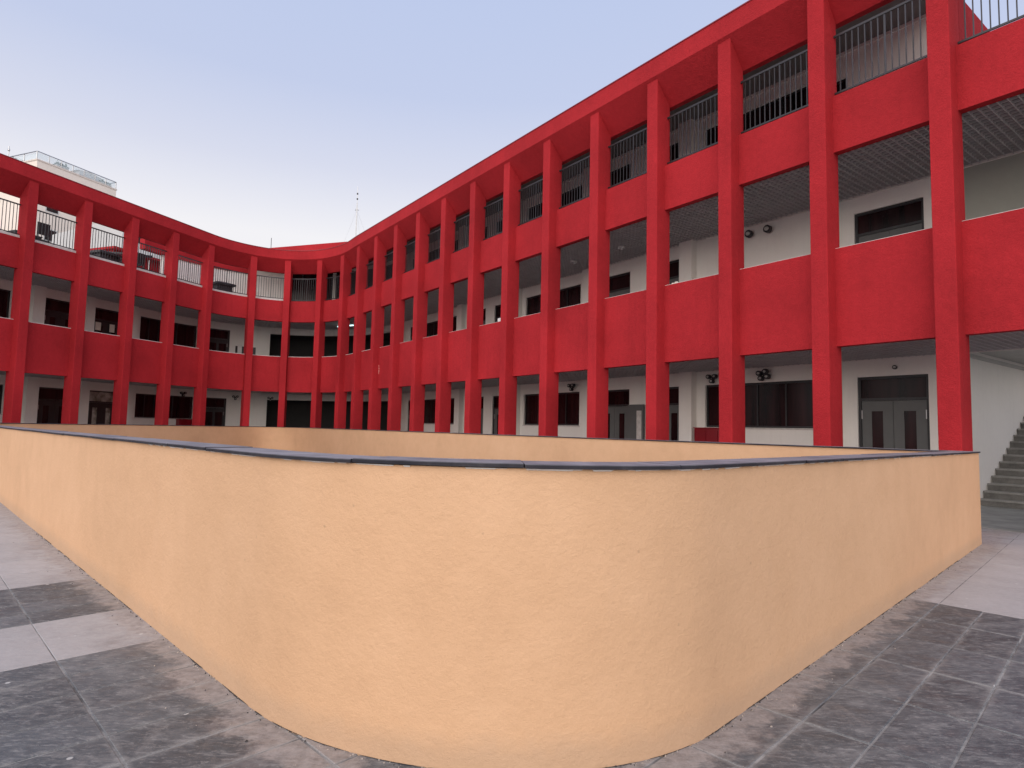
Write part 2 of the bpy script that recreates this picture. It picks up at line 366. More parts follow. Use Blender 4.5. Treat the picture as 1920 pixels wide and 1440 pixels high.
# slabs and ceilings
mb = MB(); rect(mb, kR(1.3), 26.5, .19, 9, 7.52, 7.90); mb.build('floor_slab', M['slab'], bld)
mb = MB(); rect(mb, -2, kR(1.3), .19, 3.1, 7.52, 7.90); mb.build('floor_slab', M['slab'], bld)
mb = MB(); rect(mb, .75, 26.5, .19, 9, 3.56, 3.95); mb.build('floor_slab', M['slab'], bld)
mb = MB(); rect(mb, -2, .75, .19, 2.95, 3.56, 3.95); mb.build('floor_slab', M['slab'], bld)
mb = MB(); rect(mb, kR(1.6), 16.9, .365, 4.5, 11.10, 11.16); rect(mb, kR(.85), kR(1.6), .365, 3.12, 11.10, 11.16); mb.build('roof_slab', M['slab'], bld)
def grid(k0, k1, z, n0, n1_, step=.14, cross=.14, th=.008):
    mb = MB(); 
    L = sum((node[i+1]-node[i]).length for i in range(math.floor(k0), math.ceil(k1)))*((k1-k0)/(math.ceil(k1)-math.floor(k0)))
    N = int(L/step)
    for i in range(N+1):
        k = k0+(k1-k0)*i/N; dk = th/2.13
        ks = [k-dk, k+dk]; vs = []
        for kk in ks:
            for (n, zz) in ((n0, z), (n1_, z), (n1_, z+.05), (n0, z+.05)): vs.append(W3(kk, n, zz))
        mb.add(vs, [(3, 2, 1, 0), (4, 5, 6, 7), (0, 1, 5, 4), (1, 2, 6, 5), (2, 3, 7, 6), (3, 0, 4, 7)])
    n = n0+.05
    while n < n1_:
        sweep(mb, k0, k1, [(n-th*.9, z+.003), (n+th*.9, z+.003), (n+th*.9, z+.047), (n-th*.9, z+.047)]); n += cross
    return mb
for (z, k0, k1) in ((3.315, -2, 26.4), (7.262, -2, 26.4), (10.95, kR(.86), 16.8)):
    if k1 < 20: mb = MB(); rect(mb, k0, k1, .37, 2.9, z+.065, z+.10)
    else: mb = MB(); rect(mb, k0, k1, .19, 2.9, z+.065, z+.10)
    mb.build('ceiling_panel', M['ceil_back'], bld)
    mb = MB(); rect(mb, k0, k1, 2.855, 2.897, z-.012, z+.09); mb.build('ceiling_trim', M['white'], bld)
    if z > 9: continue
    g_ = grid(k0, k1, z, .20 if k1 > 20 else .37, 2.89).build('ceiling_grid', M['ceiling'], bld); g_['kind'] = 'stuff'

# ------------------------------------------------------------------ back wall with openings
NW = 2.9
def wall_with(k0, k1, z0, z1, ops, mat, name='wall'):
    """ops: list of (ka, kb, za, zb) sorted by ka"""
    mb = MB(); cur = k0
    for (ka, kb, za, zb) in sorted(ops):
        if ka > cur: rect(mb, cur, ka, NW, NW+.22, z0, z1)
        if za > z0+.01: rect(mb, ka, kb, NW, NW+.22, z0, za)
        if zb < z1-.01: rect(mb, ka, kb, NW, NW+.22, zb, z1)
        cur = kb
    if cur < k1: rect(mb, cur, k1, NW, NW+.22, z0, z1)
    mb.build(name, mat, bld)
def R2(mb, ka, kb, fa, fb, n0, n1_, z0, z1):
    rect(mb, ka+(kb-ka)*fa, ka+(kb-ka)*fb, n0, n1_, z0, z1)
def window(ka, kb, z0, z1, nm=3, fill='glass'):
    L = (P2(kb)[0]-P2(ka)[0]).length*1.0; w = .055/L
    fr = MB()
    for fa, fb in [(0, w), (1-w, 1)]: R2(fr, ka, kb, fa, fb, NW+.07, NW+.13, z0, z1)
    R2(fr, ka, kb, w, 1-w, NW+.07, NW+.13, z0, z0+.055); R2(fr, ka, kb, w, 1-w, NW+.07, NW+.13, z1-.055, z1)
    for i in range(1, nm): R2(fr, ka, kb, i/nm-w*.4, i/nm+w*.4, NW+.072, NW+.125, z0+.055, z1-.055)
    f = fr.build('window', M['frame'], bld)
    for i in range(nm):
        pn = MB(); R2(pn, ka, kb, (i/nm if i else w)+w*.2, ((i+1)/nm if i < nm-1 else 1-w)-w*.2, NW+.10, NW+.11, z0+.05, z1-.05)
        pn.build('pane', M[fill], None).parent = f
    s = MB(); R2(s, ka, kb, -.01, 1.01, NW-.03, NW+.07, z0-.04, z0-.002); s.build('window_sill', M['sill'], None).parent = f
def door(ka, kb, z0, z1, fills=('glass', 'glass', 'glass'), leafmat='leaf'):
    L = (P2(kb)[0]-P2(ka)[0]).length; w = .06/L; zt = z1-.53
    fr = MB()
    for fa, fb in [(0, w), (1-w, 1)]: R2(fr, ka, kb, fa, fb, NW+.05, NW+.14, z0, z1)
    R2(fr, ka, kb, w, 1-w, NW+.05, NW+.14, z1-.06, z1); R2(fr, ka, kb, w, 1-w, NW+.05, NW+.14, zt-.03, zt+.03)
    f = fr.build('door', M['frame'], bld)
    def sub(name, mat, fa, fb, na, nb, za, zb):
        mb = MB(); R2(mb, ka, kb, fa, fb, na, nb, za, zb); mb.build(name, M[mat], None).parent = f
    sub('transom_pane', fills[0], w, 1-w, NW+.09, NW+.10, zt+.03, z1-.06)
    for i, (a, b) in enumerate(((w+.004, .497), (.503, 1-w-.004))):
        mid = (a+b)/2; h = .12/L
        mb = MB()
        R2(mb, ka, kb, a, mid-h, NW+.075, NW+.115, z0+.01, zt-.035); R2(mb, ka, kb, mid+h, b, NW+.075, NW+.115, z0+.01, zt-.035)
        R2(mb, ka, kb, mid-h, mid+h, NW+.075, NW+.115, z0+.01, z0+.35); R2(mb, ka, kb, mid-h, mid+h, NW+.075, NW+.115, zt-.27, zt-.035)
        mb.build('leaf', M[leafmat], None).parent = f
        sub('pane', fills[1+i], mid-h, mid+h, NW+.09, NW+.10, z0+.35, zt-.27)
        e0 = a if i == 0 else b-.012
        for zz in (z0+.55, zt-.45):
            sub('hinge', 'steel', e0, e0+.012, NW+.055, NW+.074, zz, zz+.2)
        e1 = .47 if i == 0 else .52
        sub('handle', 'steel', e1, e1+.012, NW+.03, NW+.074, z0+1.0, z0+1.25)
def pilaster(ka, kb, z0, z1):
    mb = MB(); rect(mb, ka, kb, NW-.24, NW-.001, z0, z1); mb.build('pilaster', M['white'], bld)
WT = 2.92
floors = [(0.0, 3.42), (3.95, 7.37), (7.90, 11.06)]
Rwin = [(4.05, 7.28), (12.62, 15.88), (21.15, 24.35)]
Rdoor = [(1.57, 3.05), (8.06, 9.5), (10.22, 11.68), (16.62, 18.10), (18.78, 20.2), (25.15, 26.1)]
Rpil = [(3.4, 3.85), (7.58, 8.03), (11.88, 12.3), (16.12, 16.57), (20.42, 20.85), (24.65, 25.08)]
Lwin = [(-10.2, -7.0), (-1.7, 1.56), (7.54, 10.85)]
Ldoor = [(-5.6, -4.1), (-3.5, -2.0), (2.92, 4.40), (5.13, 6.58), (11.52, 13.03)]
Lpil = [(2.30, 2.78), (6.75, 7.2), (4.58, 5.0)]
tipop = [(13.70, 14.52), (14.58, 15.36), (15.42, 16.22)]
for fi, (z0, z1) in enumerate(floors):
    ops = []; wz0, wz1 = z0+1.69, z0+WT
    if fi == 0: wz0 = 1.70
    if fi == 2: wz1 -= .20
    for i, (a, b) in enumerate(Rwin):
        if fi == 1 and i == 0: continue
        ops.append((kR(a), kR(b), wz0 if fi else 1.70, wz1, 'w'))
    for i, (a, b) in enumerate(Rdoor):
        if fi == 2 and i == 0: ops.append((kR(3.15), kR(3.95), z0, wz1-.25, 'd1')); continue
        ops.append((kR(a), kR(b), z0, wz1, 'd'))
    for (a, b) in (tipop if fi == 2 else [(13.70, 16.40)]): ops.append((a, b, z0+.02, z0+2.95, 't'))
    if fi < 2:
        for (a, b) in Lwin: ops.append((kL(b), kL(a), wz0, wz1, 'w'))
        for i, (a, b) in enumerate(Ldoor): ops.append((kL(b), kL(a), z0, wz1, 'L%d' % i))
        k1 = 26.4
    else:
        k1 = 18.05
    k0 = (kR(1.3), kR(1.3), kR(.85))[fi]
    ops = sorted(ops)
    wall_with(k0, k1, z0, z1 if fi < 2 else 11.05, [o[:4] for o in ops], M['white'])
    for (ka, kb, za, zb, ty) in ops:
        if ty == 'w': window(ka, kb, za, zb, 4)
        elif ty == 't':
            if fi == 2: window(ka, kb, za, zb, 3)
        elif ty == 'L3' and fi == 0: door(ka, kb, za, zb, ('painted_reflection_glass', 'painted_reflection_glass', 'painted_reflection_glass'), 'frame')
        elif ty in ('L2', 'L4', 'L3'): door(ka, kb, za, zb, leafmat='frame')
        else: door(ka, kb, za, zb)
    for (a, b) in Rpil:
        if not (fi == 2 and a < 4): pilaster(kR(a), kR(b), z0, z1-.005)
    if fi < 2:
        for (a, b) in Lpil: pilaster(kL(b), kL(a), z0, z1-.005)
# darker rendered wall patch across the stair bay on the first floor is the same wall; end walls
def cross_wall(s, n0, n1_, z0, z1, mat, name='wall', th=.2, sgn=-1):
    k = kR(s); k2 = kR(s+th); mb = MB(); rect(mb, k, k2, n0, n1_, z0, z1); return mb.build(name, mat, bld)
cross_wall(1.3, NW+.22, 12, 0, 7.4, M['white'], th=.25)
cross_wall(-3.4, NW+.22, 12, 0, 3.4, M['white'], th=.25)
mb = MB(); rect(mb, -2, kR(1.3), 12, 12.2, 0, 3.9); mb.build('wall', M['white'], bld)
cross_wall(0.0, .20, 3.2, 7.88, 7.90+H, M['red'], th=.30)            # low red wall at the end of the top gallery
cross_wall(1.6, NW+.22, 4.5, 7.9, 11.1, M['white'], th=.2)
for zf in (0, 3.95):      # passage behind the curved end, its darkness painted as near-black lining
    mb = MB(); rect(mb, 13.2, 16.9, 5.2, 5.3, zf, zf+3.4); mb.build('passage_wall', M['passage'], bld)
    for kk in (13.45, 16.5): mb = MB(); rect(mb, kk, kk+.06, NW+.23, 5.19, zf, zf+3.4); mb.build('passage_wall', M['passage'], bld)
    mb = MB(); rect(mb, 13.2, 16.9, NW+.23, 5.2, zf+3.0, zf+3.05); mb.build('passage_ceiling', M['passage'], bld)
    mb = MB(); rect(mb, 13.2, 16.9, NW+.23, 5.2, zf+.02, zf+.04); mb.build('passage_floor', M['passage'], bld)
mb = MB(); rect(mb, -2, kR(1.30), NW, NW+.22, 3.95, 7.4); mb.build('wall', M['greenwall'], bld)
mb = MB(); rect(mb, 1.15, 26.4, 9, 9.2, 0, 11.05 if False else 7.9); mb.build('wall', M['white'], bld)
mb = MB(); rect(mb, kR(1.6), 16.9, 4.5, 4.6, 7.9, 11.1); mb.build('wall', M['white'], bld)
# stair wall ledge
mb = MB(); rect(mb, kR(1.27), kR(1.298), 4.4, 9.5, 1.84+H, 1.93+H); mb.build('wall_ledge', M['slab'], bld)
# red roof band over the pale end of the top storey at the tip
mb = MB(); rect(mb, 16.7, 18.6, NW-.06, NW+.3, 10.35, 10.9); mb.build('roof_band', M['red'], bld)
# scuffed paint on a parapet
mb = MB(); c = W3(11.93, -.003, 3.85)
for (dz, w_) in ((.0, .035), (.10, .05), (.22, .05), (.34, .03)):
    rect(mb, 11.93-.0-w_, 11.93+w_*.4-.0-.0, -.004, .001, 4.0+dz-.02, 4.0+dz+.075)
mb.build('paint_scrape', plain('scraped_pink_plaster', (.62, .25, .22), rough=.9, var=.3, scale=20), bld)

# ------------------------------------------------------------------ railings of the top gallery
RT = 8.17+H
for k in range(-1, 26):
    d = hk(k); k0, k1 = k+d, k+1-d; zb = P2T+(.13 if k >= 16 else .07); L = (node[k+1]-node[k]).length-CW
    mb = MB(); rect(mb, k0, k1, .085, .125, RT-.045, RT); ro = mb.build('railing', M['rail'], bld)
    mb = MB(); rect(mb, k0, k1, .09, .12, zb, zb+.035); mb.build('bottom_rail', M['rail'], None).parent = ro
    N = max(2, round(L/.122)); own = k <= 6; joined = MB()
    for i in range(1, N):
        kk = k0+(k1-k0)*i/N; post = (i == N//2); hw = (.016 if post else .009)/ST
        z_lo = P2T+.02 if post else zb+.035; m2 = MB() if own else joined
        sweep(m2, kk-hw, kk+hw, [(.105-.009, z_lo), (.105+.009, z_lo), (.105+.009, RT-.045), (.105-.009, RT-.045)])
        if own: m2.build('baluster', M['rail'], None).parent = ro
    if not own: o_ = joined.build('balusters', M['rail'], None); o_.parent = ro; o_['kind'] = 'stuff'

# ------------------------------------------------------------------ staircase
def wp(s, n, z):
    q_ = C1+s*t1+n*n1; return Vector((q_.x, q_.y, z))
st = thing('staircase', wp(-.5, 4.87, 0), 'grey granite stairs climbing beside the white wall at the right end', 'stairs')
for i in range(22):
    mb = MB(); n0 = 4.87+.30*i; z1_ = .165*(i+1); z0_ = max(0, z1_-.33)
    so = None
    for nm, mt_, (na, nb, za, zb) in (('step', 'step', (n0, n0+.42, z0_+.001, z1_-.04)), ('tread', 'tread', (n0-.035, n0+.35, z1_-.04, z1_))):
        mb = MB(); mb.hexa([wp(1.29, na, za), wp(-3.1, na, za), wp(-3.1, nb, za), wp(1.29, nb, za), wp(1.29, na, zb), wp(-3.1, na, zb), wp(-3.1, nb, zb), wp(1.29, nb, zb)])
        if so is None: so = mb.build(nm, M[mt_], st)
        else: mb.build(nm, M[mt_], None).parent = so

# ------------------------------------------------------------------ courtyard enclosure wall
def uv(u, v): return Vector(((u-v)*.70711, (u+v)*.70711))
pts = []   # outer line, starting at the right corner, going by the nose to the left and round
UL, VR = 1.475, 1.57       # left face is u=UL, right face is v=VR
Q1 = Vector((6.95, 9.17))
uQ = (Q1.x+Q1.y)*.70711
n_ = 14
for i in range(n_): pts.append(uv(uQ+(3.6-uQ)*i/n_, VR))
ru, rv = 1.65, 1.9; cx_, cy_ = UL+ru, VR+rv
for i in range(0, 37):
    a_ = math.pi/2*i/36
    pts.append(uv(cx_-ru*math.sin(a_), cy_-rv*math.cos(a_)))
VLend = 27.2
nL = 22
for i in range(1, nL+1): pts.append(uv(UL, cy_+(VLend-2.2-cy_)*i/nL))
# rounded left corner towards the left wing
offL, offR = -1.65, -1.28
def LP(s, n): q_ = C22+s*t2+n*n2; return Vector((q_.x, q_.y))
def RP(s, n): q_ = C1+s*t1+n*n1; return Vector((q_.x, q_.y))
pA = pts[-1]; 
# intersection of u=UL line with left offset line
d1 = Vector((-.70711, .70711)); b0 = LP(0, offL)
den = d1.x*t2.y-d1.y*t2.x; tI = ((b0.x-pA.x)*t2.y-(b0.y-pA.y)*t2.x)/den; I = pA+d1*tI
A0 = I-d1*1.6; B0 = I+t2*1.6
while (pts[-1]-A0).dot(d1) > -.3: pts.pop()
for i in range(0, 11):
    f = i/10; pts.append(A0*(1-f)**2+I*2*f*(1-f)+B0*f*f)
sI = (I-LP(0, offL)).dot(t2)
sEnd = 9.6; i0 = sI+1.6
for i in range(1, 13): pts.append(LP(i0+(sEnd-i0)*i/12, offL))
# tip curve: quadratic between the two straight sides
E0 = pts[-1]; E1 = RP(25.6, offR)
den = t2.x*(-t1.y)-t2.y*(-t1.x)
# solve E0 + a t2 = E1 + b t1
det = t2.x*(-t1.y)+t1.x*t2.y; rx, ry = E1.x-E0.x, E1.y-E0.y
a_ = (rx*(-t1.y)+t1.x*ry)/det; X = E0+t2*a_
for i in range(1, 17):
    f = i/16; h0, h1_, h2_ = (1-f)**2, 2*f*(1-f), f*f
    pts.append(E0*h0+X*h1_+E1*h2_)
for i in range(1, 22): 
    s_ = 25.6+(-25.6)*i/21
    pts.append(RP(s_, offR))
# close exactly at Q1: drop points beyond it
while (pts[-1]-Q1).dot(t1) < .35: pts.pop()
NP = len(pts)
area = sum(pts[i].x*pts[(i+1) % NP].y-pts[(i+1) % NP].x*pts[i].y for i in range(NP))
def inward(i, d):
    a, b, c = pts[i-1], pts[i], pts[(i+1) % NP]
    e1 = (b-a).normalized(); e2 = (c-b).normalized()
    s = 1 if area > 0 else -1
    m1 = Vector((-e1.y, e1.x))*s; m2 = Vector((-e2.y, e2.x))*s
    m_ = (m1+m2); m_ = m_/m_.length; return b+m_*(d/max(.35, m_.dot(m1)))
cum = [0]
for i in range(1, NP+1): cum.append(cum[-1]+(pts[i % NP]-pts[i-1]).length)
inose = min(range(NP), key=lambda i: pts[i].length); TOT = cum[-1]
def ztop(i):
    p = pts[i % NP]
    if (i % NP) <= inose: f = min(1, (cum[inose]-cum[i % NP])/9.0); return 1.385-.037*f
    l = cum[i % NP]-cum[inose]
    if l < 30: return 1.385-.015*min(1, l/12)
    f = min(1, (l-30)/(TOT-cum[inose]-30)); return 1.370-.022*f
TH = .27; CT = .021
cw = thing('courtyard_wall', (0, 2.8, 0), 'low peach rendered wall with dark slate coping and rounded nose enclosing the centre of the courtyard', 'wall')
mb = MB(); vs = []; fs = []
for i in range(NP):
    o_, n__ = pts[i], inward(i, TH); z = ztop(i)-CT
    vs += [(o_.x, o_.y, -.05), (o_.x, o_.y, z), (n__.x, n__.y, z), (n__.x, n__.y, -.05)]
for i in range(NP):
    j = (i+1) % NP
    for k in range(4): fs.append((i*4+k, i*4+(k+1) % 4, j*4+(k+1) % 4, j*4+k))
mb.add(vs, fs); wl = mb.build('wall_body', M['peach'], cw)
for p_ in wl.data.polygons: p_.use_smooth = True
wl.data.set_sharp_from_angle(angle=R(28))
# coping stones: slabs about 0.8 m long, thin open joints, small shifts
def at_len(l, d, dz):
    l = l % TOT; i = 0
    while i < NP-1 and cum[i+1] < l: i += 1
    f = (l-cum[i])/(cum[i+1]-cum[i]); a, b = inward(i, d), inward((i+1) % NP, d)
    if i == NP-1 or (i+1) % NP == 0: zb_ = ztop(0)
    else: zb_ = ztop(i+1)
    p = a+(b-a)*f; return Vector((p.x, p.y, ztop(i)+(zb_-ztop(i))*f+dz))
l = 0.
while l < TOT-.05:
    e = min(TOT, l+random.uniform(.74, .86)); 
    if TOT-e < .3: e = TOT
    g_ = .003; dz = random.uniform(-.0015, .0035); do = random.uniform(-.004, .004); nseg = 5
    ls = [l+g_+(e-l-2*g_)*i/nseg for i in range(nseg+1)]
    # keep wall corners inside the slab outline
    for c_ in cum:
        if l+g_+.01 < c_ < e-g_-.01: ls.append(c_)
    ls = sorted(ls); vs = []; fs = []
    for x in ls:
        x = min(x, TOT-1e-4)
        for (d_, z_) in ((-.022+do, -CT+.001), (-.022+do, -.004), (-.018+do, 0), (TH+.018, 0), (TH+.022, -.004), (TH+.022, -CT+.001)): vs.append(at_len(x, d_, z_+dz))
    for i in range(len(ls)-1):
        for k in range(6): fs.append((i*6+k, i*6+(k+1) % 6, (i+1)*6+(k+1) % 6, (i+1)*6+k))
    fs += [tuple(range(6)), tuple((len(ls)-1)*6+k for k in range(6))]
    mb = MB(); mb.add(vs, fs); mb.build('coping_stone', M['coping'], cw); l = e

# ------------------------------------------------------------------ ground, paving, corridor floor
mb = MB(); mb.add([(-400, -400, -.03), (400, -400, -.03), (400, 900, -.03), (-400, 900, -.03)], [(0, 1, 2, 3)])
tag(mb.build('ground', M['ground']), kind='structure')
mb = MB(); mb.add([(-28, -8, -.004), (22, -8, -.004), (22, 22, -.004), (-28, 36, -.004)], [(0, 1, 2, 3)])
pav = tag(mb.build('paving', M['joint']), kind='structure')
TU, TV = .685, .33
def inframe(p, mx=260):
    d = Vector((p.x, p.y, -HC)); x, y, z = d.dot(rt), -d.dot(up), d.dot(fw)
    if z < .3: return False
    px, py = 960+FPX*x/z, 720+FPX*y/z; return -mx < px < 1920+mx and py < 1440+mx*1.2
def tile_mesh(name, lu, lv, gap, mat):
    mb = MB(); a, b = lu/2-gap, lv/2-gap; c = .004
    vs = [(-a, -b, -.02), (a, -b, -.02), (a, b, -.02), (-a, b, -.02), (-a, -b, -c), (a, -b, -c), (a, b, -c), (-a, b, -c),
          (-a+c, -b+c, 0), (a-c, -b+c, 0), (a-c, b-c, 0), (-a+c, b-c, 0)]
    fs = [(0, 1, 5, 4), (1, 2, 6, 5), (2, 3, 7, 6), (3, 0, 4, 7), (4, 5, 9, 8), (5, 6, 10, 9), (6, 7, 11, 10), (7, 4, 8, 11), (8, 9, 10, 11)]
    mb.add(vs, fs); return mb.mesh(name, mat)
me_d = tile_mesh('tile_dark', TU, TV, .0054, M['tile_dark']); me_l = tile_mesh('tile_light', TU*2, TV*3 if False else TV*2, .0022, M['tile_light'])
cand = []
rng = random.Random(4)
for j in range(-14, 26):
    for k in range(-20, 44):
        u = .836+TU*j+TU/2; v = .64+TV*k+TV/2      # tile centre along the two joint directions
        if u > UL+1.0 and v > VR+1.0: continue                 # under the enclosed part
        p = uv(u, v)
        if u+v < .2 or not inframe(p, 1100): continue
        light = (k >= 20) or (13 <= k < 16) or j >= 9
        if p.length > 16: continue
        cand.append((p.length+(0 if inframe(p, 150) else 100), p, light, j, k))
cand.sort(key=lambda c: c[0])
cnt = 0; rest = {True: MB(), False: MB()}; seen = set()
for (dist, p, light, j, k) in cand:
    me = me_d; c = p
    if light:
        key = (j//2 if j < 9 else 100+(j-9)//2, k if 13 <= k < 16 else (k-20)//2 if k >= 20 else 50+(k//2))
        if j >= 9: key = ('r', (j-9)//2, (k+20)//2)
        elif k >= 20: key = ('l', j//2, (k-20)//2)
        else: key = ('b', j//2)
        if key in seen: continue
        seen.add(key)
        if key[0] == 'r': uc = .836+TU*(9+2*key[1])+TU; vc = .64+TV*(2*key[2]-20)+TV; sv = 1.
        elif key[0] == 'l': uc = .836+TU*(2*key[1])+TU; vc = .64+TV*(20+2*key[2])+TV; sv = 1.
        else: uc = .836+TU*(2*key[1])+TU; vc = .64+TV*13+TV*1.5; sv = 1.5
        if key[0] != 'r' and uc > UL+1.4 and vc > VR+1: continue
        me = me_l; c = uv(uc, vc)
    else: sv = 1.
    z = rng.uniform(-.0012, .0012)+(-.0015 if light else 0); rz = math.pi/4+rng.uniform(-.002, .002)
    mt = Matrix.Translation((c.x, c.y, z)) @ Matrix.Rotation(rz, 4, 'Z') @ Matrix.Rotation(rng.uniform(-.002, .002), 4, 'X') @ Matrix.Diagonal((1, sv, 1, 1))
    if cnt < 298:
        o = bpy.data.objects.new('tile', me); col.objects.link(o); o.parent = pav; o.matrix_basis = mt; cnt += 1
    else:
        r_ = rest[light]; r_.add([mt @ v_.co for v_ in me.vertices], [tuple(p_.vertices) for p_ in me.polygons])
for lt, r_ in rest.items():
    if r_.v: o = r_.build('far_tiles', M['tile_light'] if lt else M['tile_dark'], pav); o['kind'] = 'stuff'
mb = MB(); rect(mb, -2, 26.4, .66, 2.9, -.02, .012); rect(mb, -2, kR(1.3), 2.9, 9, -.02, .012)
tag(mb.build('corridor_floor', M['corridor']), kind='structure')

rng = random.Random(9)
def foot(t):          # point just outside the wall foot; t<0 left face, t>0 right face, metres along from the nose
    l = cum[inose]+(-t); l = l % TOT; i = 0
    while i < NP-1 and cum[i+1] < l: i += 1
    f = (l-cum[i])/(cum[i+1]-cum[i]); a, b = pts[i], pts[(i+1) % NP]; n = inward(i, 1.)-a
    return a+(b-a)*f, n.normalized(), (b-a).normalized()
mb = MB(); mbd = MB(); mbm = MB()
def chip(mb_, c, r, h):
    n = rng.randint(4, 6); a0 = rng.uniform(0, 6); vs = []
    for zz, sc_ in ((0, 1), (h, .6)):
        for i in range(n):
            a = a0+2*math.pi*i/n; rr = r*sc_*rng.uniform(.6, 1.2); vs.append((c.x+rr*math.cos(a), c.y+rr*math.sin(a), c.z+zz))
    mb_.add(vs, [(i, (i+1) % n, n+(i+1) % n, n+i) for i in range(n)]+[tuple(range(n, 2*n))])
for _ in range(620):
    t = rng.uniform(-9, 8.5); p, n, e = foot(t); d = abs(rng.gauss(0, .018)) if rng.random() < .9 else rng.uniform(0, .35)
    c = p-n*(d+.004); chip(mb if rng.random() < .6 else mbd, Vector((c.x, c.y, .0005)), rng.uniform(.0015, .0055) if rng.random() < .97 else rng.uniform(.008, .012), rng.uniform(.002, .008))
tag(mb.build('render_crumbs', M['peach_chip'] if 'peach_chip' in M else M['sill']), 'pale crumbs of render scattered along the foot of the peach wall', 'rubble', kind='stuff')
tag(mbd.build('dirt_crumbs', M['passage']), 'dark grit gathered along the foot of the peach wall', 'grit', kind='stuff')
# dark open crack between wall foot and paving, in broken lengths
mb = MB(); t = -9.
while t < 8.6:
    ln = rng.uniform(.08, .5)
    if rng.random() < .72:
        N = 8
        for i in range(N):
            p0, n0_, _ = foot(t+ln*i/N); p1, n1__, _ = foot(t+ln*(i+1)/N); w0 = rng.uniform(.002, .010)*(math.sin(math.pi*i/N)+.05); w1 = rng.uniform(.002, .010)*(math.sin(math.pi*(i+1)/N)+.05)
            mb.add([(*(p0+n0_*.004), .0022), (*(p1+n1__*.004), .0022), (*(p1-n1__*(w1+.001)), .0022), (*(p0-n0_*(w0+.001)), .0022)], [(0, 1, 2, 3)])
    t += ln+rng.uniform(.0, .15)
mb.build('foot_crack', M['passage'], cw)['kind'] = 'stuff'
# mortar squeezed out under the coping
for _ in range(150):
    t = rng.uniform(-4, 8); p, n, e = foot(t); L_ = rng.uniform(.008, .05); h_ = rng.uniform(.003, .008)
    zt_ = ztop(inose)-CT-(.035*max(0, t)/9 if t > 0 else .012*min(1, -t/12)); c = p-n*.003
    a = Vector((c.x, c.y, zt_-h_)); ee = Vector((e.x, e.y, 0))*L_; nn__ = Vector((n.x, n.y, 0))*.012
    mbm.hexa([a-ee, a+ee, a+ee+nn__, a-ee+nn__]+[v_+Vector((0, 0, h_)) for v_ in (a-ee*1.3-nn__*.6, a+ee*1.3-nn__*.6, a+ee+nn__, a-ee+nn__)])
mbm.build('mortar_joint', M['white_paint'], cw)['kind'] = 'stuff'

# ------------------------------------------------------------------ lamps and small fittings
def lamp_round(name, k, n, z, label, cat, grp=None, r=.11):
    p = W3(k, n, z); t = thing(name, p, label, cat, grp)
    mb = MB(); mb.bar(p+Vector((0, 0, .0)), p+Vector((0, 0, .05)), r, 12); mb.build('base', M['white_paint'], t)
    mb = MB(); mb.ball(p+Vector((0, 0, .0)), r*.75, 10, 6, .6); mb.build('dome', M['grey_render'], t)
    return t
lamp_round('ceiling_light', kR(9.4), 1.6, 7.22, 'small round ceiling light over the first floor gallery, fifth bay from the stairs', 'ceiling light')
lamp_round('ceiling_light', kR(11.6), 1.6, 7.22, 'small round ceiling light over the first floor gallery, sixth bay from the stairs', 'ceiling light')
def spot(k, z, label, heads=2, sc_=1., grp='twin head wall spotlights along the galleries'):
    p = W3(k, NW-.02, z); t = thing('spotlight', p, label, 'spotlight', grp)
    _, tg = P2(k); tg = Vector((tg.x, tg.y, 0)); nn = Vector((-tg.y, tg.x, 0))
    mb = MB(); mb.bar(p, p+nn*.08*sc_, .045*sc_, 8); mb.build('bracket', M['metal'], t)
    for h_ in range(heads):
        a_ = 2*math.pi*h_/heads+.5; off = Vector((0, 0, 0)) if heads == 1 else (tg*math.cos(a_)+Vector((0, 0, math.sin(a_)*.75)))*.12*sc_
        c_ = p+nn*.12*sc_+off
        mb = MB(); mb.bar(c_-nn*.05*sc_, c_+nn*.06*sc_, (.11 if heads == 1 else .065)*sc_, 10); mb.build('lamp_head', M['metal'], t)
        mb = MB(); mb.ball(c_+nn*.055*sc_, (.075 if heads == 1 else .040)*sc_, 8, 5, .8); mb.build('lens', M['slab'], t)
        if heads > 1: mb = MB(); mb.bar(p+nn*.06*sc_, c_-nn*.04*sc_, .014, 5); mb.build('arm', M['metal'], t)
    return t
spot(kR(5.75), 7.02, 'round spotlight on the bare white first floor wall, nearer the third red column', 1, .95, 'single head spotlights on the first floor wall')
spot(kR(5.2), 7.02, 'round spotlight on the bare white first floor wall, the right one of the pair', 1, .95, 'single head spotlights on the first floor wall')
spot(kR(5.35), 3.10, 'dark cluster spotlight above the wide ground floor window', 4, 1.1)
spot(kR(6.95), 3.10, 'dark spotlight above the left end of the wide ground floor window', 3)
spot(kR(2.2), 3.10, 'tiny dark sensor above the grey double doors at ground level', 1, .45, 'small sensors')
spot(kR(12.9), 3.10, 'dark spotlight above the second ground floor window from the stairs', 3)
spot(16.35, 3.0, 'dark spotlight on the plain grey ground floor wall at the curved end', 3)
spot(kL(13.6), 3.0, 'dark spotlight above the dark ground floor doors left of the curved end', 3)
spot(kL(10.2), 3.05, 'dark spotlight above the ground floor window of the left wing', 3)
p = W3(14.75, 1.35, 7.18); t = thing('tube_light', p, 'lit tube light under the first floor gallery ceiling at the curved end', 'light')
_, tg = P2(14.75); tg = Vector((tg.x, tg.y, 0))
mb = MB(); mb.bar(p-tg*.6, p+tg*.6, .035, 8); mb.build('tube', M['glow'], t)
mb = MB(); mb.bar(p-tg*.62+Vector((0, 0, .05)), p+tg*.62+Vector((0, 0, .05)), .03, 6); mb.build('holder', M['white_paint'], t)
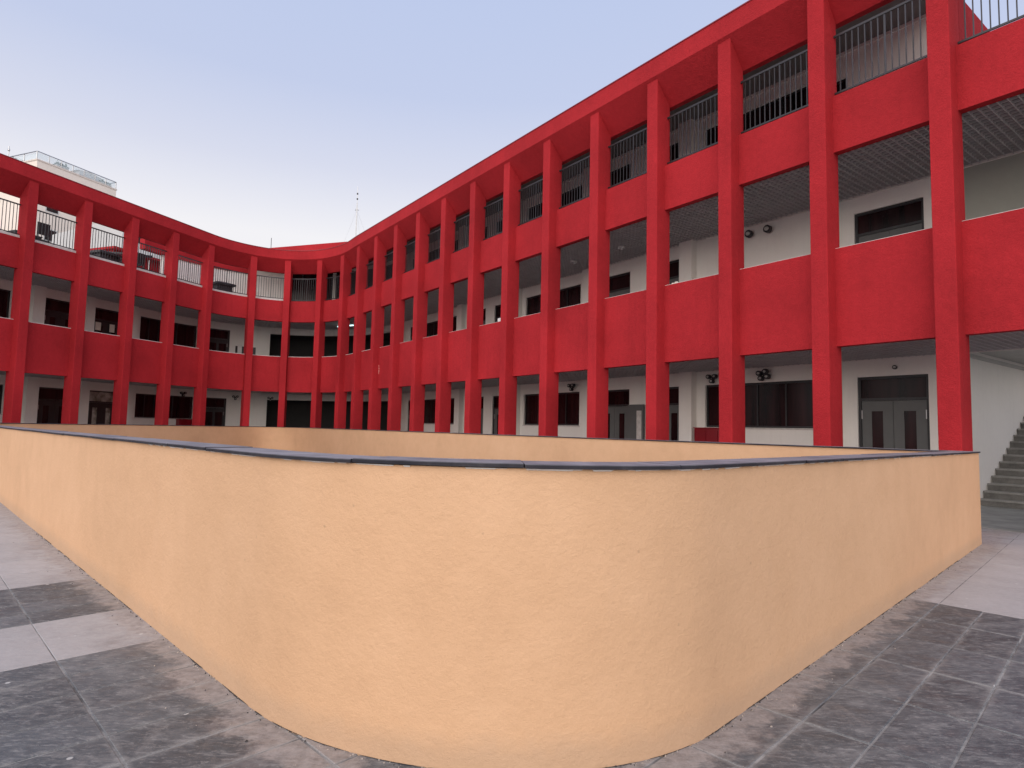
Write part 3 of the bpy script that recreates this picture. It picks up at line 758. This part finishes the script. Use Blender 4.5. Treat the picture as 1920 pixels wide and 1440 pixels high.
def cabinet(k0, k1, z1, label):
    t = thing('red_cabinet', W3((k0+k1)/2, NW-.2, 0), label, 'cabinet')
    mb = MB(); rect(mb, k0, k1, NW-.32, NW-.02, .05, z1); mb.build('cabinet_body', M['dark_red'], t, bevel=.01)
    mb = MB(); rect(mb, k0+.02, (k0+k1)/2-.005, NW-.34, NW-.322, .12, z1-.07); mb.build('cabinet_door', M['dark_red'], t)
    mb = MB(); rect(mb, (k0+k1)/2+.005, k1-.02, NW-.34, NW-.322, .12, z1-.07); mb.build('cabinet_door', M['dark_red'], t)
    mb = MB(); rect(mb, k0-.01, k1+.01, NW-.345, NW-.01, z1+.001, z1+.025); mb.build('cabinet_lid', M['dark_red'], t)
cabinet(kR(6.6), kR(7.42), 1.66, 'dark red cabinet below the wide ground floor window near the third red column')
cabinet(kL(10.7), kL(9.95), 1.66, 'dark red cabinet below the ground floor window of the left wing')
# open grey door leaf standing out from the corridor wall
t = thing('open_door_leaf', W3(kR(9.82), NW-.1, 0), 'grey door leaf with pale glass strip standing open against the ground floor wall', 'open_door_leaf')
mb = MB(); rect(mb, kR(9.52), kR(10.2), NW-.10, NW-.05, .05, 2.4); mb.build('board', M['leaf'], t)
mb = MB(); rect(mb, kR(9.60), kR(9.80), NW-.115, NW-.102, .5, 2.2); mb.build('pane', M['sill'], t)  # pale colour painted on for the glass's bright reflection
# notices in the first floor windows and objects on the ledges
def sheet(k, n, z, w, h, label, name='paper_sheet', cat='paper', d=.03, mat='paper'):
    mb = MB(); rect(mb, k-w/2/ST, k+w/2/ST, n, n+d, z, z+h); o = mb.build(name, M[mat]); tag(o, label, cat); return o
sheet(kL(5.35), NW-.01, 5.80, .26, .38, 'pale paper sheet on the first floor door of the left wing, left of two')
sheet(kL(6.05), NW-.01, 5.80, .24, .38, 'pale paper sheet on the first floor door of the left wing, right of two')
sheet(kL(13.75), NW-.05, 5.35, .16, .75, 'tall white board beside the dark first floor door at the end of the left wing', 'white_board', 'board', .04, 'white_paint')
sheet(kL(14.3), NW-.02, 4.9, .75, 1.1, 'dark notice cabinet right of the tall white board on the left wing first floor', 'notice_cabinet', 'cabinet', .06, 'frame')
mb = MB(); a0 = kR(13.45); rect(mb, a0, a0+.16, .04, .14, P1T+.023, P1T+.14); rect(mb, a0-.03, a0+.10, .05, .13, P1T+.024, P1T+.08)
tag(mb.build('white_box', M['white_paint'], bevel=.01), 'small white box left on the first floor ledge of the right wing', 'box')
p = W3(kR(6.1), .1, P1T+.012); t = thing('bag', p, 'small pale crumpled bag on the first floor ledge right beside the fourth red column', 'bag')
mb = MB(); mb.ball(p+Vector((0, 0, .03)), .055, 8, 5, .55); mb.ball(p+Vector((-.07, .07, .02)), .04, 7, 5, .6); mb.build('bag_body', M['paper'], t)

# ------------------------------------------------------------------ things on the open terrace of the left wing (behind the railing)
def vent(k, n, w, h, label, zb=7.90):
    p = W3(k, n, zb); _, tg = P2(k); tg = Vector((tg.x, tg.y, 0)); nn = Vector((tg.y, -tg.x, 0))
    t = thing('roof_vent', p, label, 'roof vent', 'dark roof vents with hipped lids on the open terrace')
    def bx(mb, hw, z0, z1, hw2=None):
        hw2 = hw if hw2 is None else hw2
        mb.hexa([p+tg*a*hw+nn*b*hw+Vector((0, 0, z0)) for a, b in ((-1, -1), (1, -1), (1, 1), (-1, 1))]+[p+tg*a*hw2+nn*b*hw2+Vector((0, 0, z1)) for a, b in ((-1, -1), (1, -1), (1, 1), (-1, 1))])
    mb = MB(); bx(mb, w*.75, 0, h-.22); mb.build('vent_body', M['metal'], t)
    mb = MB(); bx(mb, w, h-.22, h-.12); bx(mb, w, h-.12, h, w*.35); mb.build('vent_lid', M['metal'], t)
vent(17.45, .9, .55, 1.25, 'dark vent box with hipped lid right of centre on the terrace at the curve')
vent(20.25, .9, .6, 1.15, 'dark vent box with hipped lid behind the second bay railing of the left wing')
def chair(k, n, label, rz=0., s=1.15):
    p = W3(k, n, 7.90); _, tg = P2(k); a = math.atan2(tg.y, tg.x)+rz; c_, s_ = math.cos(a), math.sin(a)
    f = lambda x, y, z: p+Vector(((x*c_-y*s_)*s, (x*s_+y*c_)*s, z*s))
    t = thing('terrace_chair', p, label, 'chair', 'dark chairs on the open terrace')
    def bx(name, x0, x1, y0, y1, z0, z1):
        mb = MB(); mb.hexa([f(x0, y0, z0), f(x1, y0, z0), f(x1, y1, z0), f(x0, y1, z0), f(x0, y0, z1), f(x1, y0, z1), f(x1, y1, z1), f(x0, y1, z1)]); mb.build(name, M['black'], t)
    bx('seat', -.23, .23, -.23, .23, .75, .79); bx('backrest', -.2, .2, .2, .24, .95, 1.38)
    for x in (-.21, .19):
        for y in (-.21, .2): bx('leg', x, x+.025, y, y+.025, 0, .75 if y < 0 else 1.38)
chair(21.45, 1.1, 'dark high backed chair behind the terrace railing at the far left')
chair(19.85-.45, 1.2, 'dark high backed chair behind the terrace railing of the third bay from the left')
def tablet(k, n, label, w=.5, h=.95):
    p = W3(k, n, 7.90); _, tg = P2(k); tg = Vector((tg.x, tg.y, 0)); nn = Vector((tg.y, -tg.x, 0))
    t = thing('terrace_table', p, label, 'table', 'dark tables on the open terrace')
    mb = MB(); mb.hexa([p+tg*a*w+nn*b*.35+Vector((0, 0, h-.04)) for a, b in ((-1, -1), (1, -1), (1, 1), (-1, 1))]+[p+tg*a*w+nn*b*.35+Vector((0, 0, h)) for a, b in ((-1, -1), (1, -1), (1, 1), (-1, 1))]); mb.build('table_top', M['black'], t)
    for a in (-.9, .9):
        for b in (-.3, .3):
            mb = MB(); q_ = p+tg*a*w+nn*b; mb.bar(q_, q_+Vector((0, 0, h-.04)), .02, 6); mb.build('leg', M['black'], t)
tablet(21.75, 1.0, 'dark table beside the high chair at the far left of the terrace')
tablet(20.0-.30, .8, 'dark slatted table on the terrace behind the third bay from the left')
# black awning on posts
p = W3(18.7, 3.0, 7.9); t = thing('awning', p, 'black sloping awning on pale posts at the back of the open terrace', 'awning')
mb = MB(); mb.hexa([W3(19.25, 2.4, 9.65), W3(18.55, 2.4, 9.85), W3(18.55, 3.6, 10.0), W3(19.25, 3.6, 9.8), W3(19.25, 2.4, 9.72), W3(18.55, 2.4, 9.98), W3(18.55, 3.6, 10.13), W3(19.25, 3.6, 9.88)]); mb.build('awning_cover', M['black'], t)
for kk, nn_ in ((18.6, 2.45), (19.2, 2.45), (18.6, 3.5), (19.2, 3.5)):
    mb = MB(); q_ = W3(kk, nn_, 7.9); mb.bar(q_, q_+Vector((0, 0, 1.8)), .035, 8); mb.build('post', M['white_paint'], t)

# red stair head on the terrace
t = thing('stair_head', W3(18.3, 5, 7.9), 'red rendered stair head with a thin flat roof at the back of the open terrace', 'roof structure')
mb = MB(); rect(mb, 17.35, 18.75, 4.6, 7.4, 7.9, 10.35); mb.build('wall', M['red'], t)
mb = MB(); rect(mb, 17.15, 18.85, 4.3, 7.6, 10.352, 10.47); mb.build('roof', M['red'], t)

# ------------------------------------------------------------------ neighbouring buildings beyond the left wing
def un(x, y, z):
    d = rt*((x-960)/FPX)-up*((y-720)/FPX)+fw; return d*(z/d.z)+Vector((0, 0, HC))
ZA = 26.
A = un(70, 300, ZA); B = un(218, 357, ZA); Cc = un(44, 304, ZA)
A2, B2 = Vector((A.x, A.y)), Vector((B.x, B.y)); dAB = (B2-A2).normalized(); dAC = (Vector((Cc.x, Cc.y))-A2).normalized()
dAC = Vector((-dAB.y, dAB.x)) if Vector((-dAB.y, dAB.x)).dot(dAC) > 0 else Vector((dAB.y, -dAB.x))
LAB = (B2-A2).length; zt = ZA+HC
t = thing('apartment_block', (A.x, A.y, 0), 'tall pale apartment block with glass railed roof terrace behind the left wing', 'building')
def q4(a, la, lb, z0, z1, da=dAB, db=dAC):
    return [(*(a), z0), (*(a+da*la), z0), (*(a+da*la+db*lb), z0), (*(a+db*lb), z0), (*(a), z1), (*(a+da*la), z1), (*(a+da*la+db*lb), z1), (*(a+db*lb), z1)]
mb = MB(); mb.hexa(q4(A2, LAB, 9, 0, zt)); mb.build('wall', M['cream'], t)
mb = MB(); mb.hexa(q4(A2-dAB*.06-dAC*.06, LAB+.12, 9.12, zt+.001, zt+.14)); mb.build('wall_capping', M['pale'], t)
fl = 3.0
for r_ in range(1, 8):
    for c_ in range(int(LAB/3.2)):
        a_ = A2+dAB*(1.1+3.2*c_)-dAC*.02
        w_ = MB(); w_.hexa(q4(a_, 1.3, .05, zt-3*r_-1.9+.0, zt-3*r_-.6)); f_ = w_.build('window', M['grey_render'], t)
        w_ = MB(); w_.hexa(q4(a_+dAB*.1-dAC*.02, 1.1, .03, zt-3*r_-1.8, zt-3*r_-.7)); w_.build('pane', M['glass'], None).parent = f_
# roof terrace railing: posts, top rail, glass
hr = 1.15*(26/26)
zr = un(70, 283, 1.); 
zR = (zr.z-HC)*(A.y/zr.y)+HC      # rail height above the corner
N_ = 7
for i in range(N_+1):
    b_ = A2+dAB*(LAB*i/N_)+dAC*.1; mb = MB(); mb.bar((*b_, zt+.14), (*b_, zR), .05, 6); mb.build('rail_post', M['steel'], t)
for i in range(1, 5):
    b_ = A2+dAC*(9*i/4.)+dAB*.1; mb = MB(); mb.bar((*b_, zt+.14), (*b_, zR), .05, 6); mb.build('rail_post', M['steel'], t)
mb = MB(); mb.bar((*(A2+dAC*.1), zR), (*(B2+dAC*.1), zR), .05, 6); mb.bar((*(A2+dAC*.1), zR), (*(A2+dAC*9), zR), .05, 6); mb.bar((*(B2+dAC*.1), zR), (*(B2+dAC*9), zR), .05, 6); mb.build('top_rail', M['steel'], t)
for i in range(N_):
    mb = MB(); a_ = A2+dAB*(LAB*i/N_+.1)+dAC*.1; mb.hexa(q4(a_, LAB/N_-.2, .02, zt+.25, zR-.08)); mb.build('glass_panel', M['rail_glass'], t)
for i in range(4):
    mb = MB(); a_ = A2+dAB*.1+dAC*(9*i/4+.15); mb.hexa(q4(a_, .02, 2.0, zt+.25, zR-.08)); mb.build('glass_panel', M['rail_glass'], t)
t2_ = thing('roof_hut', (*(A2+dAB*LAB*.60+dAC*2.0), zt+.14), 'small grey gabled hut on the roof of the tall apartment block', 'roof hut')
a_ = A2+dAB*LAB*.58+dAC*1.0; mb = MB(); mb.hexa(q4(a_, 2.3, 2.5, zt+.14, zt+1.049)); mb.build('hut_wall', M['grey_render'], t2_)
mb = MB(); pA_ = [(*(a_-dAB*.2), zt+1.05), (*(a_+dAB*2.5), zt+1.05), (*(a_+dAB*2.5+dAC*2.6), zt+1.05), (*(a_-dAB*.2+dAC*2.6), zt+1.05), (*(a_+dAB*1.1), zt+1.28), (*(a_+dAB*1.1+dAC*2.6), zt+1.28)]
mb.add(pA_, [(0, 1, 4), (3, 5, 2), (0, 4, 5, 3), (1, 2, 5, 4), (0, 3, 2, 1)]); mb.build('hut_roof', M['slab'], t2_)
def planter(f, g, label, r=.5):
    b_ = A2+dAB*LAB*f+dAC*g; t_ = thing('roof_planter', (*b_, zt+.14), label, 'planter', 'planters on the apartment block roof')
    mb = MB(); mb.hexa(q4(b_, 1.2, .6, zt+.14, zt+.6)); mb.build('box', M['slab'], t_)
    mb = MB(); rr = random.Random(int(f*100)+3)
    for i in range(120):
        c_ = Vector((*(b_+dAB*rr.uniform(0, 1.2)+dAC*rr.uniform(0, .6)), zt+.6+abs(rr.gauss(0, .28))*r*2)); a1 = Vector((rr.uniform(-1, 1), rr.uniform(-1, 1), rr.uniform(-1, 1))).normalized()*.12; a2 = a1.cross(Vector((rr.uniform(-1, 1), rr.uniform(-1, 1), 1))).normalized()*.09
        mb.add([c_-a1, c_+a2, c_+a1, c_-a2], [(0, 1, 2, 3)])
    o_ = mb.build('foliage', M['green'], t_)
planter(.27, .6, 'low planter with sparse shrub near the front corner of the apartment roof', .3)
planter(.84, .6, 'dark low planter near the right end of the apartment roof', .2)
planter(.02, 4.2, 'bushy green planter on the left side of the apartment roof', .35)
# lightning rod
b_ = A2+dAC*6.5+dAB*1.0; t_ = thing('lightning_rod', (*b_, zt), 'thin lightning rod on the left side of the apartment block roof', 'lightning rod')
mb = MB(); mb.bar((*b_, zt), (*b_, zR+1.9), .05, 6); mb.build('rod', M['steel'], t_); mb = MB(); mb.ball((*b_, zR+1.5), .12, 8, 5, 1.5); mb.build('rod_tip', M['steel'], t_)
# second, lower block seen between columns
ZB = 17.5
B0_ = un(232, 405, ZB); B1_ = un(322, 432, ZB*1.0)
a_ = Vector((B0_.x, B0_.y)); b_ = Vector((B1_.x, B1_.y)); dd = (b_-a_).normalized(); nn_ = Vector((-dd.y, dd.x)); nn_ = nn_ if nn_.y > 0 else -nn_
t = thing('office_block', (*a_, 0), 'pale grey office block with dark windows seen through the left wing top gallery', 'building')
Lb = (b_-a_).length; mb = MB(); mb.hexa(q4(a_, Lb, 12, 0, ZB+HC, dd, nn_)); mb.build('wall', M['grey_render'], t)
for r_ in range(4):
    for c_ in range(int(Lb/2.6)):
        o0 = a_+dd*(.6+2.6*c_)-nn_*.04; mb = MB(); mb.hexa(q4(o0, 1.5, .06, ZB+HC-2.7*r_-2.0, ZB+HC-2.7*r_-.9, dd, nn_)); mb.build('window', M['glass'], t)

# ------------------------------------------------------------------ masts beyond the roof
def dirp(x, y, dist):
    p = un(x, y, 1.)-Vector((0, 0, HC)); return p*(dist/p.y)+Vector((0, 0, HC))
pt = dirp(671, 350, 90); pb = dirp(668, 440, 90); base = Vector((pt.x-.1, pt.y, 0))
t = thing('radio_mast', base, 'tall thin guyed radio mast rising behind the roof at the centre', 'mast')
mb = MB(); mb.bar(base, (pt.x, pt.y, pt.z-2.5), .09, 6); mb.bar((pt.x, pt.y, pt.z-2.5), pt, .04, 6); mb.build('pole', M['steel'], t)
for zz in (1.1, 1.9):
    mb = MB(); mb.ball((pt.x, pt.y, pt.z-zz), .13, 8, 5, 1.2); mb.build('beacon', M['metal'], t)
mb = MB(); mb.bar((pt.x-.3, pt.y, pt.z-3.6), (pt.x+.3, pt.y, pt.z-3.6), .05, 6); mb.bar((pt.x, pt.y, pt.z-3.2), (pt.x+.3, pt.y, pt.z-3.7), .04, 6); mb.bar((pt.x, pt.y, pt.z-3.2), (pt.x-.3, pt.y, pt.z-3.7), .04, 6); mb.build('cross_arm', M['steel'], t)
for dx, dy in ((6, 0), (-6, 2), (1, 8)):
    mb = MB(); mb.bar((pt.x, pt.y, pt.z-3.6), (pt.x+dx*1.4, pt.y+dy, 12), .009, 4); mb.build('guy_wire', M['steel'], t)
p0 = dirp(509, 446, 70); t = thing('aerial', (p0.x, p0.y, 0), 'small thin aerial just above the curved roof left of the tall mast', 'aerial')
mb = MB(); mb.bar((p0.x, p0.y, 0), p0, .035, 5); mb.build('pole', M['metal'], t)
